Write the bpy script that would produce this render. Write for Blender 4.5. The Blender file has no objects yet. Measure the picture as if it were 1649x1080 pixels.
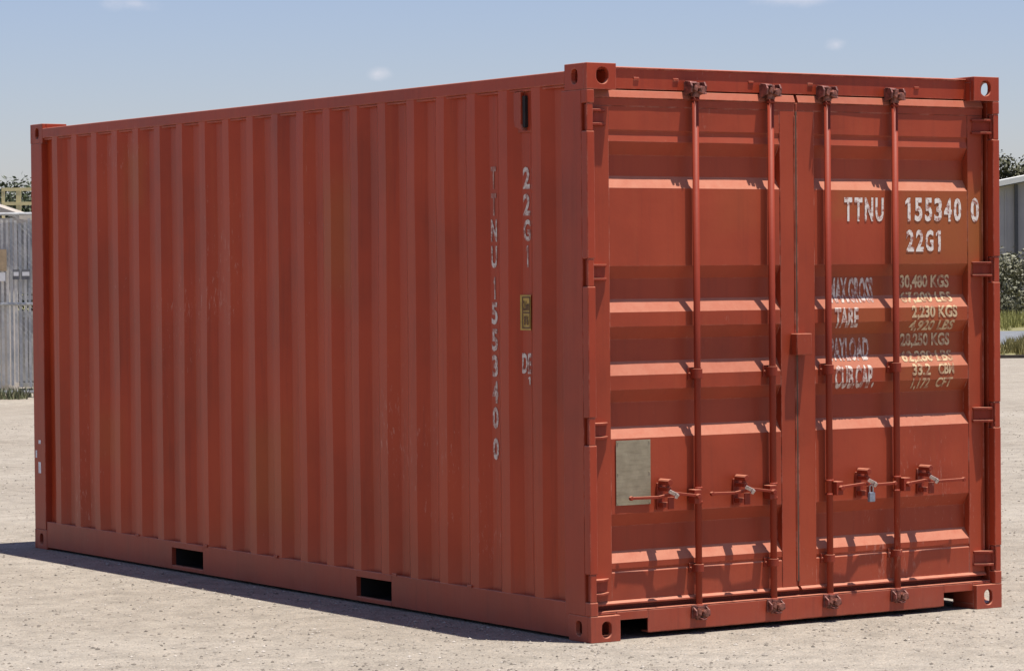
import bpy, bmesh, math, random
from mathutils import Vector, Matrix, noise
random.seed(7)
R = math.radians
SC = bpy.context.scene
COL = SC.collection

# ------------------------------------------------------------ camera
cam_d = bpy.data.cameras.new('camera')
cam = bpy.data.objects.new('camera', cam_d); COL.objects.link(cam)
cr = Vector((0.84039736, -0.54189965, -0.00877766)); cu = Vector((0.01824357, 0.0120987, 0.99976037)); cf = Vector((0.54166359, 0.84035611, -0.0200539))
CAMP = Vector((-7.61828, -11.1899, 1.64995))
m = Matrix.Identity(4)
for i in range(3):
    m[i][0], m[i][1], m[i][2], m[i][3] = cr[i], cu[i], -cf[i], CAMP[i]
cam.matrix_world = m
cam_d.sensor_width = 36; cam_d.lens = 106.75
cam_d.clip_start = 0.1; cam_d.clip_end = 3000
SC.camera = cam

# ------------------------------------------------------------ light
SUN = Vector((0.127, -0.165, 1.0)).normalized()
SUN_EL = math.asin(SUN.z); SUN_AZ = math.atan2(SUN.x, SUN.y)
w = bpy.data.worlds.new('World'); SC.world = w; w.use_nodes = True
nt = w.node_tree; N = nt.nodes; L = nt.links; N.clear()
out = N.new('ShaderNodeOutputWorld'); bg = N.new('ShaderNodeBackground'); sky = N.new('ShaderNodeTexSky')
sky.sky_type = 'NISHITA'; sky.sun_disc = False; sky.sun_elevation = SUN_EL; sky.sun_rotation = SUN_AZ
sky.altitude = 0; sky.air_density = 1.0; sky.dust_density = 0.5; sky.ozone_density = 2.0
tc = N.new('ShaderNodeTexCoord')
nz = N.new('ShaderNodeTexNoise'); nz.inputs['Scale'].default_value = 70; nz.inputs['Detail'].default_value = 6; nz.inputs['Roughness'].default_value = 0.6
mp = N.new('ShaderNodeMapping'); mp.inputs['Scale'].default_value = (1, 1, 1.8)
L.new(tc.outputs['Generated'], mp.inputs['Vector']); L.new(mp.outputs['Vector'], nz.inputs['Vector'])
# small fair-weather clouds: direction, half-width, half-height, density
def wdir(lat, el):
    f = Vector((cf.x, cf.y, 0)).normalized(); r = Vector((cr.x, cr.y, 0)).normalized()
    return (f + r * lat + Vector((0, 0, el))).normalized()
CL = [(wdir(-.124, .090), .016, .0055, .75), (wdir(-.0437, .0665), .0075, .0042, .9), (wdir(.094, .0905), .022, .006, .9), (wdir(.1075, .0745), .006, .004, .7),
      (wdir(-.5, .12), .03, .01, .9), (wdir(.45, .14), .05, .012, .9), (wdir(.9, .2), .06, .02, .9), (wdir(-1.2, .25), .08, .03, .9), (wdir(.2, .2), .05, .015, .9)]
acc = None
for d, a, b, k in CL:
    s = N.new('ShaderNodeVectorMath'); s.operation = 'SUBTRACT'; L.new(tc.outputs['Generated'], s.inputs[0]); s.inputs[1].default_value = d
    q = N.new('ShaderNodeVectorMath'); q.operation = 'MULTIPLY'; L.new(s.outputs[0], q.inputs[0]); q.inputs[1].default_value = (1 / a, 1 / a, 1 / b)
    ln = N.new('ShaderNodeVectorMath'); ln.operation = 'LENGTH'; L.new(q.outputs[0], ln.inputs[0])
    mr = N.new('ShaderNodeMapRange'); mr.inputs[1].default_value = 1.0; mr.inputs[2].default_value = 0.0; mr.inputs[3].default_value = 0.0; mr.inputs[4].default_value = k
    L.new(ln.outputs['Value'], mr.inputs[0])
    if acc is None: acc = mr.outputs[0]
    else:
        mx = N.new('ShaderNodeMath'); mx.operation = 'MAXIMUM'; L.new(acc, mx.inputs[0]); L.new(mr.outputs[0], mx.inputs[1]); acc = mx.outputs[0]
sz = N.new('ShaderNodeSeparateXYZ'); L.new(tc.outputs['Generated'], sz.inputs[0])
hi = N.new('ShaderNodeMapRange'); hi.interpolation_type = 'SMOOTHSTEP'; hi.inputs[1].default_value = .14; hi.inputs[2].default_value = .34; L.new(sz.outputs[2], hi.inputs[0])
cn = N.new('ShaderNodeTexNoise'); cn.inputs['Scale'].default_value = 2.6; cn.inputs['Detail'].default_value = 7; cn.inputs['Roughness'].default_value = .55; L.new(mp.outputs['Vector'], cn.inputs['Vector'])
cr_ = N.new('ShaderNodeMapRange'); cr_.inputs[1].default_value = .53; cr_.inputs[2].default_value = .66; cr_.inputs[3].default_value = 0; cr_.inputs[4].default_value = 1.3; L.new(cn.outputs['Fac'], cr_.inputs[0])
fill_clouds = N.new('ShaderNodeMath'); fill_clouds.operation = 'MULTIPLY'; L.new(hi.outputs[0], fill_clouds.inputs[0]); L.new(cr_.outputs[0], fill_clouds.inputs[1])  # large unseen clouds above the view, added to brighten the shaded faces
mx = N.new('ShaderNodeMath'); mx.operation = 'MAXIMUM'; L.new(acc, mx.inputs[0]); L.new(fill_clouds.outputs[0], mx.inputs[1]); acc = mx.outputs[0]
ad = N.new('ShaderNodeMath'); ad.operation = 'ADD'; L.new(acc, ad.inputs[0]); L.new(nz.outputs['Fac'], ad.inputs[1])
mr = N.new('ShaderNodeMapRange'); mr.interpolation_type = 'SMOOTHSTEP'
mr.inputs[1].default_value = 0.74; mr.inputs[2].default_value = 1.7; mr.inputs[3].default_value = 0; mr.inputs[4].default_value = 0.55
L.new(ad.outputs[0], mr.inputs[0])
mix = N.new('ShaderNodeMix'); mix.data_type = 'RGBA'
tint = N.new('ShaderNodeMix'); tint.data_type = 'RGBA'; tint.blend_type = 'MULTIPLY'; tint.inputs[0].default_value = 1; tint.inputs[7].default_value = (1.06, 1.0, 1.19, 1)
L.new(sky.outputs[0], tint.inputs[6]); L.new(mr.outputs[0], mix.inputs[0]); L.new(tint.outputs[2], mix.inputs[6]); mix.inputs[7].default_value = (9.6, 9.0, 9.4, 1)
L.new(mix.outputs[2], bg.inputs['Color']); bg.inputs['Strength'].default_value = 0.0635
L.new(bg.outputs[0], out.inputs['Surface'])

sd = bpy.data.lights.new('sun', 'SUN'); sd.energy = 5.0; sd.angle = R(0.5); sd.color = (1.0, 0.935, 0.84)
so = bpy.data.objects.new('sun', sd); COL.objects.link(so)
so.rotation_euler = SUN.to_track_quat('Z', 'Y').to_euler(); so.location = (5, -5, 30)
SC.view_settings.view_transform = 'Standard'; SC.view_settings.look = 'None'
SC.view_settings.exposure = 0.62; SC.view_settings.gamma = 1

# ------------------------------------------------------------ helpers
def tag(o, label=None, cat=None, group=None, kind=None):
    if label: o['label'] = label
    if cat: o['category'] = cat
    if group: o['group'] = group
    if kind: o['kind'] = kind
    return o
def empty(name, loc=(0, 0, 0), rz=0):
    o = bpy.data.objects.new(name, None); COL.objects.link(o); o.location = loc; o.rotation_euler = (0, 0, rz); o.empty_display_size = .2
    return o
class MB:
    def __init__(s): s.v = []; s.f = []
    def add(s, vs, fs):
        n = len(s.v); s.v += [tuple(v) for v in vs]; s.f += [tuple(i + n for i in f) for f in fs]; return s
    def box(s, x0, x1, y0, y1, z0, z1):
        x0, x1 = min(x0, x1), max(x0, x1); y0, y1 = min(y0, y1), max(y0, y1); z0, z1 = min(z0, z1), max(z0, z1)
        return s.add([(x0, y0, z0), (x1, y0, z0), (x1, y1, z0), (x0, y1, z0), (x0, y0, z1), (x1, y0, z1), (x1, y1, z1), (x0, y1, z1)],
              [(0, 3, 2, 1), (4, 5, 6, 7), (0, 1, 5, 4), (1, 2, 6, 5), (2, 3, 7, 6), (3, 0, 4, 7)])
    def prism(s, pts, axis, a0, a1):
        # pts: 2D outline in the plane normal to axis
        def P(p, a):
            if axis == 'x': return (a, p[0], p[1])
            if axis == 'y': return (p[0], a, p[1])
            return (p[0], p[1], a)
        n = len(pts); vs = [P(p, a0) for p in pts] + [P(p, a1) for p in pts]
        fs = [tuple(range(n - 1, -1, -1)), tuple(range(n, 2 * n))] + [(i, (i + 1) % n, n + (i + 1) % n, n + i) for i in range(n)]
        return s.add(vs, fs)
    def tube(s, p0, p1, r0, r1=None, n=12):
        r1 = r0 if r1 is None else r1
        p0 = Vector(p0); p1 = Vector(p1); d = (p1 - p0).normalized()
        a = d.orthogonal().normalized(); b = d.cross(a)
        vs = [p0 + (a * math.cos(t) + b * math.sin(t)) * r0 for t in [2 * math.pi * i / n for i in range(n)]]
        vs += [p1 + (a * math.cos(t) + b * math.sin(t)) * r1 for t in [2 * math.pi * i / n for i in range(n)]]
        fs = [tuple(range(n - 1, -1, -1)), tuple(range(n, 2 * n))] + [(i, (i + 1) % n, n + (i + 1) % n, n + i) for i in range(n)]
        return s.add(vs, fs)
    def path(s, pts, r, n=8):
        for a, b in zip(pts, pts[1:]): s.tube(a, b, r, n=n)
        return s
    def xf(s, M):
        s.v = [tuple(M @ Vector(v)) for v in s.v]; return s
    def build(s, name, mat, parent=None, bevel=0, smooth=False):
        me = bpy.data.meshes.new(name); me.from_pydata(s.v, [], s.f); me.update()
        bm = bmesh.new(); bm.from_mesh(me); bmesh.ops.recalc_face_normals(bm, faces=bm.faces); bm.to_mesh(me); bm.free()
        me.materials.append(mat)
        o = bpy.data.objects.new(name, me); COL.objects.link(o); o.parent = parent
        if smooth:
            for p in me.polygons: p.use_smooth = True
        if bevel:
            b = o.modifiers.new('bevel', 'BEVEL'); b.width = bevel; b.segments = 2; b.limit_method = 'ANGLE'; b.angle_limit = R(38)
            b.harden_normals = False
        return o
def mirror_x(o_mb, W=2.438):
    o_mb.v = [(W - v[0], v[1], v[2]) for v in o_mb.v]; return o_mb

def node_mat(name):
    m = bpy.data.materials.new(name); m.use_nodes = True
    return m, m.node_tree.nodes, m.node_tree.links, m.node_tree.nodes['Principled BSDF']
def ramp(N, stops, interp='LINEAR'):
    r = N.new('ShaderNodeValToRGB'); r.color_ramp.interpolation = interp
    while len(r.color_ramp.elements) < len(stops): r.color_ramp.elements.new(0.5)
    for e, (p, c) in zip(r.color_ramp.elements, stops): e.position = p; e.color = (c if len(c) == 4 else (*c, 1))
    return r
def noise_n(N, L, vec, scale, detail=4, rough=.55, dist=0):
    n = N.new('ShaderNodeTexNoise'); n.inputs['Scale'].default_value = scale; n.inputs['Detail'].default_value = detail
    n.inputs['Roughness'].default_value = rough; n.inputs['Distortion'].default_value = dist
    if vec is not None: L.new(vec, n.inputs['Vector'])
    return n
def mapping(N, L, vec, scale=(1, 1, 1), loc=(0, 0, 0)):
    mp = N.new('ShaderNodeMapping'); mp.inputs['Scale'].default_value = scale; mp.inputs['Location'].default_value = loc
    L.new(vec, mp.inputs['Vector']); return mp.outputs['Vector']
def mixc(N, L, fac, a, b, mode='MIX'):
    x = N.new('ShaderNodeMix'); x.data_type = 'RGBA'; x.blend_type = mode
    for sock, v in ((x.inputs[0], fac), (x.inputs[6], a), (x.inputs[7], b)):
        if hasattr(v, 'links') or hasattr(v, 'is_linked'): L.new(v, sock)
        elif isinstance(v, (int, float)): sock.default_value = v
        else: sock.default_value = (*v, 1)
    return x.outputs[2]
def mathn(N, L, op, a, b=None, clamp=False):
    x = N.new('ShaderNodeMath'); x.operation = op; x.use_clamp = clamp
    for i, v in enumerate((a, b)):
        if v is None: continue
        if isinstance(v, (int, float)): x.inputs[i].default_value = v
        else: L.new(v, x.inputs[i])
    return x.outputs[0]
def blobs(N, L, vec, lst, soft=.6):
    # soft edged boxes of overspray: list of (centre, half size, strength)
    acc = None
    for c, h, k in lst:
        s = N.new('ShaderNodeVectorMath'); s.operation = 'SUBTRACT'; L.new(vec, s.inputs[0]); s.inputs[1].default_value = c
        q = N.new('ShaderNodeVectorMath'); q.operation = 'DIVIDE'; L.new(s.outputs[0], q.inputs[0]); q.inputs[1].default_value = h
        a = N.new('ShaderNodeVectorMath'); a.operation = 'ABSOLUTE'; L.new(q.outputs[0], a.inputs[0])
        sp = N.new('ShaderNodeSeparateXYZ'); L.new(a.outputs[0], sp.inputs[0])
        mx = mathn(N, L, 'MAXIMUM', mathn(N, L, 'MAXIMUM', sp.outputs[0], sp.outputs[1]), sp.outputs[2])
        mr = N.new('ShaderNodeMapRange'); mr.interpolation_type = 'SMOOTHSTEP'
        mr.inputs[1].default_value = 1 + soft; mr.inputs[2].default_value = 1 - soft; mr.inputs[3].default_value = 0; mr.inputs[4].default_value = k
        L.new(mx, mr.inputs[0])
        acc = mr.outputs[0] if acc is None else mathn(N, L, 'MAXIMUM', acc, mr.outputs[0])
    return acc

def paint(name, base, rough=.42, patches=(), brights=(), streak=1.0, wear=1.0, spec=.3, edge=.75):
    m, N, L, B = node_mat(name)
    tc = N.new('ShaderNodeTexCoord'); v = tc.outputs['Object']
    n1 = noise_n(N, L, v, 1.3, 5, .6)
    dark = tuple(c * .80 for c in base); lite = (base[0] * 1.14, base[1] * 1.25, base[2] * 1.25)
    r1 = ramp(N, [(.33, dark), (.5, base), (.7, lite)]); L.new(n1.outputs['Fac'], r1.inputs[0])
    col = r1.outputs[0]
    # rain streaks
    st = noise_n(N, L, mapping(N, L, v, (14, 14, .55)), 1.6, 5, .65)
    rs = ramp(N, [(.50, (0, 0, 0)), (.72, (1, 1, 1))]); L.new(st.outputs['Fac'], rs.inputs[0])
    col = mixc(N, L, mathn(N, L, 'MULTIPLY', rs.outputs[0], .22 * streak), col, (base[0] * 1.15, base[1] * 1.9, base[2] * 1.8))
    s2 = noise_n(N, L, mapping(N, L, v, (20, 20, .9), (3, 3, 1)), 1.3, 6, .7)
    r2s = ramp(N, [(.54, (0, 0, 0)), (.74, (1, 1, 1))]); L.new(s2.outputs['Fac'], r2s.inputs[0])
    col = mixc(N, L, mathn(N, L, 'MULTIPLY', r2s.outputs[0], .42 * streak), col, (base[0] * .45, base[1] * .55, base[2] * .8))
    # repaint patches
    wv = noise_n(N, L, v, 9, 3)
    wob = N.new('ShaderNodeVectorMath'); wob.operation = 'MULTIPLY_ADD'; L.new(wv.outputs['Color'], wob.inputs[0]); wob.inputs[1].default_value = (.08, .08, .08); L.new(v, wob.inputs[2])
    wob2 = N.new('ShaderNodeVectorMath'); wob2.operation = 'SUBTRACT'; L.new(wob.outputs[0], wob2.inputs[0]); wob2.inputs[1].default_value = (.04, .04, .04)
    if patches: col = mixc(N, L, blobs(N, L, wob2.outputs[0], patches), col, (base[0] * .95, base[1] * 1.9, base[2] * 1.25))
    if brights: col = mixc(N, L, blobs(N, L, wob2.outputs[0], brights), col, (base[0] * 1.08, base[1] * .95, base[2] * .85))
    # scuffs: pale chalky scratches in clusters
    sc = noise_n(N, L, mapping(N, L, v, (26, 26, 7)), 2.2, 8, .75)
    big = noise_n(N, L, v, .9, 2)
    g = mathn(N, L, 'ADD', sc.outputs['Fac'], mathn(N, L, 'MULTIPLY', big.outputs['Fac'], .5))
    rg = ramp(N, [(.915, (0, 0, 0)), (1.0, (1, 1, 1))]); L.new(g, rg.inputs[0])
    col = mixc(N, L, mathn(N, L, 'MULTIPLY', rg.outputs[0], .5 * wear), col, (.50, .25, .19))
    # rust specks
    ru = noise_n(N, L, v, 60, 6, .7); rr = ramp(N, [(.665, (0, 0, 0)), (.73, (1, 1, 1))]); L.new(ru.outputs['Fac'], rr.inputs[0])
    col = mixc(N, L, mathn(N, L, 'MULTIPLY', rr.outputs[0], .7 * wear), col, (.10, .028, .016))
    # dust low down near the ground
    sp = N.new('ShaderNodeSeparateXYZ'); L.new(v, sp.inputs[0])
    du = N.new('ShaderNodeMapRange'); du.inputs[1].default_value = .34; du.inputs[2].default_value = 0.0; du.inputs[3].default_value = 0; du.inputs[4].default_value = .18; L.new(sp.outputs[2], du.inputs[0])
    dn = noise_n(N, L, v, 6, 6, .7)
    col = mixc(N, L, mathn(N, L, 'MULTIPLY', du.outputs[0], dn.outputs['Fac']), col, (.42, .33, .26))
    # chipped and rubbed edges
    if edge:
        bv = N.new('ShaderNodeBevel'); bv.samples = 4; bv.inputs['Radius'].default_value = .007
        g2 = N.new('ShaderNodeNewGeometry'); dp = N.new('ShaderNodeVectorMath'); dp.operation = 'DOT_PRODUCT'; L.new(bv.outputs[0], dp.inputs[0]); L.new(g2.outputs['True Normal'], dp.inputs[1])
        em = N.new('ShaderNodeMapRange'); em.inputs[1].default_value = .985; em.inputs[2].default_value = .88; em.inputs[3].default_value = 0; em.inputs[4].default_value = 1; L.new(dp.outputs['Value'], em.inputs[0])
        en = noise_n(N, L, v, 22, 6, .75); e2 = ramp(N, [(.40, (0, 0, 0)), (.54, (1, 1, 1))]); L.new(en.outputs['Fac'], e2.inputs[0])
        ec = noise_n(N, L, v, 5, 3); e3 = ramp(N, [(.44, (.12, .035, .02)), (.52, (.50, .21, .15))]); L.new(ec.outputs['Fac'], e3.inputs[0])
        col = mixc(N, L, mathn(N, L, 'MULTIPLY', mathn(N, L, 'MULTIPLY', em.outputs[0], e2.outputs[0]), edge), col, e3.outputs[0])
    # pale dust tone on upward faces, also carries the sunlit ledge brightness in colour
    ge = N.new('ShaderNodeNewGeometry'); sn = N.new('ShaderNodeSeparateXYZ'); L.new(ge.outputs['True Normal'], sn.inputs[0])
    up = N.new('ShaderNodeMapRange'); up.inputs[1].default_value = .15; up.inputs[2].default_value = .6; up.inputs[3].default_value = 0; up.inputs[4].default_value = .85; L.new(sn.outputs[2], up.inputs[0])
    un = noise_n(N, L, v, 18, 5, .7); um = N.new('ShaderNodeMapRange'); um.inputs[1].default_value = .2; um.inputs[2].default_value = .6; um.inputs[3].default_value = .6; um.inputs[4].default_value = 1.0; L.new(un.outputs['Fac'], um.inputs[0])
    col = mixc(N, L, mathn(N, L, 'MULTIPLY', up.outputs[0], um.outputs[0]), col, (.46, .195, .125))
    L.new(col, B.inputs['Base Color']); B.inputs['Specular IOR Level'].default_value = spec
    rr2 = N.new('ShaderNodeMapRange'); rr2.inputs[3].default_value = rough - .08; rr2.inputs[4].default_value = rough + .14; L.new(n1.outputs['Fac'], rr2.inputs[0]); L.new(rr2.outputs[0], B.inputs['Roughness'])
    bn = noise_n(N, L, v, 45, 5, .6); bp = N.new('ShaderNodeBump'); bp.inputs['Strength'].default_value = .12; bp.inputs['Distance'].default_value = .004
    L.new(bn.outputs['Fac'], bp.inputs['Height']); L.new(bp.outputs[0], B.inputs['Normal'])
    return m
def plain(name, c, rough=.6, metal=0, var=.25, scale=20, spec=.5):
    m, N, L, B = node_mat(name)
    tc = N.new('ShaderNodeTexCoord'); n = noise_n(N, L, tc.outputs['Object'], scale, 5, .6)
    r = ramp(N, [(.3, tuple(x * (1 - var) for x in c)), (.7, tuple(min(1, x * (1 + var)) for x in c))]); L.new(n.outputs['Fac'], r.inputs[0])
    L.new(r.outputs[0], B.inputs['Base Color']); B.inputs['Roughness'].default_value = rough; B.inputs['Metallic'].default_value = metal
    B.inputs['Specular IOR Level'].default_value = spec
    return m

RED = (.325, .042, .016)
M_side = paint('red_side_paint', (.368, .045, .013), .36, spec=.30, edge=0,
    patches=[((0, 4.66, 2.22), (.3, .12, .16), .55), ((0, 2.31, 1.85), (.3, .13, .28), .5), ((0, 3.05, .62), (.3, .22, .26), .45), ((0, 5.0, .72), (.3, .16, .14), .35)],
    brights=[((0, .80, 1.45), (.3, .17, .82), .5), ((0, .53, 1.75), (.3, .09, .65), .4)])
M_red = paint('red_frame_paint', RED, .42)
M_door = paint('red_door_paint', (.315, .047, .018), .46,
    patches=[((1.60, .06, 1.99), (.15, .2, .075), .55), ((2.10, .06, 1.87), (.25, .2, .20), .75), ((2.33, .06, 1.87), (.06, .2, .19), .9), ((1.62, .07, 1.42), (.17, .2, .20), .45), ((2.02, .07, 1.32), (.21, .2, .24), .5), ((.88, .06, 1.95), (.12, .2, .1), .15)], streak=.6, wear=.8)
M_bar = paint('red_locking_bar_paint', (.24, .028, .011), .55, wear=1.0, edge=0)
M_dark = plain('underframe_black', (.015, .012, .012), .8)
M_rub = plain('door_gasket_rubber', (.03, .022, .02), .7)
M_cam = plain('worn_forged_steel', (.21, .075, .052), .5, .15, .75, 55)
M_keep = plain('greasy_keeper_paint', (.17, .055, .042), .5, .1, .8, 45)
M_gal = plain('bright_zinc_steel', (.46, .38, .35), .42, .5, .45, 60)
def worn_white(name, c=(.74, .68, .62), lo=.40, hi=.52, under=(.30, .10, .07), sc=38):
    m, N, L, B = node_mat(name)
    tc = N.new('ShaderNodeTexCoord'); n = noise_n(N, L, tc.outputs['Object'], sc, 6, .7)
    r = ramp(N, [(lo, under), (hi, c)]); L.new(n.outputs['Fac'], r.inputs[0]); L.new(r.outputs[0], B.inputs['Base Color']); B.inputs['Roughness'].default_value = .55
    return m
M_let = worn_white('white_stencil_paint')
M_let2 = worn_white('faded_white_stencil_paint', (.60, .52, .46), .41, .56)
M_let3 = worn_white('faded_cream_stencil_paint', (.58, .43, .25), .41, .55, (.30, .13, .07), 30)

# ------------------------------------------------------------ ground and far setting
def sheet(name, pts, z, mat, label=None):
    me = bpy.data.meshes.new(name); me.from_pydata([(x, y, z) for x, y in pts], [], [tuple(range(len(pts)))]); me.materials.append(mat)
    o = bpy.data.objects.new(name, me); COL.objects.link(o); o['kind'] = 'structure'
    return o
FH = Vector((cf.x, cf.y)).normalized(); RH = Vector((cr.x, cr.y)).normalized()
def VP(lat, dep):   # site axes: metres right of and metres away from where the photographer stood
    p = Vector((CAMP.x, CAMP.y)) + RH * lat + FH * dep
    return (p.x, p.y)
VANG = math.atan2(RH.y, RH.x)

m, N, L, B = node_mat('pale_gravel')
tc = N.new('ShaderNodeTexCoord'); v = tc.outputs['Object']
a = noise_n(N, L, v, .35, 6, .6); b_ = noise_n(N, L, v, 5, 8, .7)
r1 = ramp(N, [(.3, (.272, .240, .202)), (.52, (.322, .290, .248)), (.72, (.362, .330, .288))]); L.new(a.outputs['Fac'], r1.inputs[0])
r2 = ramp(N, [(.30, (.72, .72, .72)), (.55, (1, 1, 1)), (.75, (1.12, 1.12, 1.12))]); L.new(b_.outputs['Fac'], r2.inputs[0])
col = mixc(N, L, 1.0, r1.outputs[0], r2.outputs[0], 'MULTIPLY')
vo = N.new('ShaderNodeTexVoronoi'); vo.inputs['Scale'].default_value = 85; L.new(v, vo.inputs['Vector'])
hs = N.new('ShaderNodeSeparateColor'); L.new(vo.outputs['Color'], hs.inputs[0])
r3 = ramp(N, [(.0, (.74, .74, .75)), (.10, (.92, .92, .92)), (.35, (1, 1, 1)), (.9, (1.05, 1.03, 1.0)), (1.0, (1.3, 1.28, 1.25))]); L.new(hs.outputs[0], r3.inputs[0])
col = mixc(N, L, 1.0, col, r3.outputs[0], 'MULTIPLY')
dn = noise_n(N, L, v, 1.1, 4, .6); rd = ramp(N, [(.52, (0, 0, 0)), (.66, (1, 1, 1))]); L.new(dn.outputs['Fac'], rd.inputs[0])
fine = noise_n(N, L, v, 26, 6, .75); rf = ramp(N, [(.52, (0, 0, 0)), (.62, (1, 1, 1))]); L.new(fine.outputs['Fac'], rf.inputs[0])
col = mixc(N, L, mathn(N, L, 'MULTIPLY', mathn(N, L, 'MULTIPLY', rd.outputs[0], rf.outputs[0]), .50), col, (.17, .15, .125))
L.new(col, B.inputs['Base Color']); B.inputs['Roughness'].default_value = .95; B.inputs['Specular IOR Level'].default_value = .2
bp = N.new('ShaderNodeBump'); bp.inputs['Strength'].default_value = .8; bp.inputs['Distance'].default_value = .02
hh = mathn(N, L, 'ADD', mathn(N, L, 'MULTIPLY', fine.outputs['Fac'], .6), mathn(N, L, 'MULTIPLY', vo.outputs['Distance'], -.6)); L.new(hh, bp.inputs['Height']); L.new(bp.outputs[0], B.inputs['Normal'])
M_gravel = m
sheet('ground', [(-900, -900), (900, -900), (900, 900), (-900, 900)], 0, M_gravel)

def two_tone(name, c1, c2, scale, rough=.9, stretch=(1, 1, 1), bump=0):
    m, N, L, B = node_mat(name); tc = N.new('ShaderNodeTexCoord')
    n = noise_n(N, L, mapping(N, L, tc.outputs['Object'], stretch), scale, 6, .65)
    r = ramp(N, [(.35, c1), (.65, c2)]); L.new(n.outputs['Fac'], r.inputs[0]); L.new(r.outputs[0], B.inputs['Base Color']); B.inputs['Roughness'].default_value = rough
    if bump:
        bp = N.new('ShaderNodeBump'); bp.inputs['Strength'].default_value = bump; L.new(n.outputs['Fac'], bp.inputs['Height']); L.new(bp.outputs[0], B.inputs['Normal'])
    return m
M_grassg = two_tone('dry_grass_ground', (.12, .12, .045), (.24, .21, .095), 1.2, bump=.5)
M_road = two_tone('pale_grey_road', (.115, .125, .14), (.165, .175, .19), .8)
sheet('grass_field', [VP(2, 57), VP(120, 57), VP(160, 400), VP(2, 400)], .004, M_grassg)
sheet('road', [VP(4, 67), VP(120, 67), VP(120, 82), VP(4, 82)], .008, M_road)
sheet('grass_verge', [VP(-60, 47), VP(2, 47), VP(2, 400), VP(-160, 400)], .004, M_grassg)

# loose stones on the gravel
def stones():
    mb = MB(); rng = random.Random(3)
    cnt = 0
    O = [(1, 0, 0), (-1, 0, 0), (0, 1, 0), (0, -1, 0), (0, 0, 1), (0, 0, -.6)]
    Fc = [(0, 2, 4), (2, 1, 4), (1, 3, 4), (3, 0, 4), (2, 0, 5), (1, 2, 5), (3, 1, 5), (0, 3, 5)]
    vs = []; fs = []
    while cnt < 38000:
        dep = 8.5 + 28 * rng.random() ** 1.5; lat = rng.gauss(0, .5) * dep * .30
        if dep < 11.5 and rng.random() > (dep - 8.5) / 3: continue
        x, y = VP(lat, dep)
        if -.02 < x < 2.46 and -.02 < y < 6.1: continue
        dens = noise.noise(Vector((x * .8, y * .8, 4))) * .5 + .5
        if rng.random() > dens * 1.3: continue
        s = .003 + .007 * rng.random() ** 3
        if rng.random() < .002: s = .008 + .006 * rng.random()
        an = rng.random() * 6.28; ca, sa = math.cos(an), math.sin(an); n = len(vs)
        for o in O:
            a = o[0] * s * (1 + .5 * rng.random()); b = o[1] * s * (.7 + .5 * rng.random()); c = o[2] * s * (.5 + .4 * rng.random())
            vs.append((x + a * ca - b * sa, y + a * sa + b * ca, c + s * .18))
        fs += [tuple(i + n for i in f) for f in Fc]; cnt += 1
    mb.v = vs; mb.f = fs
    m, N, L, B = node_mat('loose_stone'); g = N.new('ShaderNodeNewGeometry')
    r = ramp(N, [(0, (.10, .088, .075)), (.3, (.21, .18, .15)), (.7, (.31, .275, .235)), (1, (.44, .40, .355))]); L.new(g.outputs['Random Per Island'], r.inputs[0]); L.new(r.outputs[0], B.inputs['Base Color']); B.inputs['Roughness'].default_value = .9
    o = mb.build('loose_gravel', m)
    tag(o, 'small loose stones scattered over the pale gravel yard', 'gravel', kind='stuff')
stones()

# ------------------------------------------------------------ the container
W, LEN, H = 2.438, 6.058, 2.591
box = empty('shipping_container')
tag(box, 'rust red twenty foot shipping container with closed double doors standing on pale gravel', 'shipping container')

def plate_hole(mb, org, ua, va, na, w, h, cx, cz, hw, hh, t, rp=.9):
    """w x h plate in the ua/va plane with a rounded hole, thickness t along na"""
    n = 8; outer = []
    for (a, b) in (((0, 0), (1, 0)), ((1, 0), (1, 1)), ((1, 1), (0, 1)), ((0, 1), (0, 0))):
        for i in range(n):
            k = i / n; outer.append(((a[0] + (b[0] - a[0]) * k) * w, (a[1] + (b[1] - a[1]) * k) * h))
    inner = []
    r = min(hw, hh) * rp
    for (x, y) in outer:
        ang = math.atan2((y - h / 2) / (h / 2), (x - w / 2) / (w / 2))
        c, s = math.cos(ang), math.sin(ang)
        # stadium-like point
        dx = math.copysign(max(0, hw - r), c) if abs(c) > 1e-6 else 0; dz = math.copysign(max(0, hh - r), s) if abs(s) > 1e-6 else 0
        inner.append((cx + dx + r * c, cz + dz + r * s))
    O = Vector(org); U = Vector(ua); V = Vector(va); Nn = Vector(na); m_ = len(outer); vs = []
    for k in (0, t):
        for ring in (outer, inner): vs += [O + U * p[0] + V * p[1] + Nn * k for p in ring]
    fs = []
    for i in range(m_):
        j = (i + 1) % m_
        fs += [(i, j, m_ + j, m_ + i), (2 * m_ + i, 3 * m_ + i, 3 * m_ + j, 2 * m_ + j), (m_ + i, m_ + j, 3 * m_ + j, 3 * m_ + i), (i, 2 * m_ + i, 2 * m_ + j, j)]
    mb.add(vs, fs)
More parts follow.
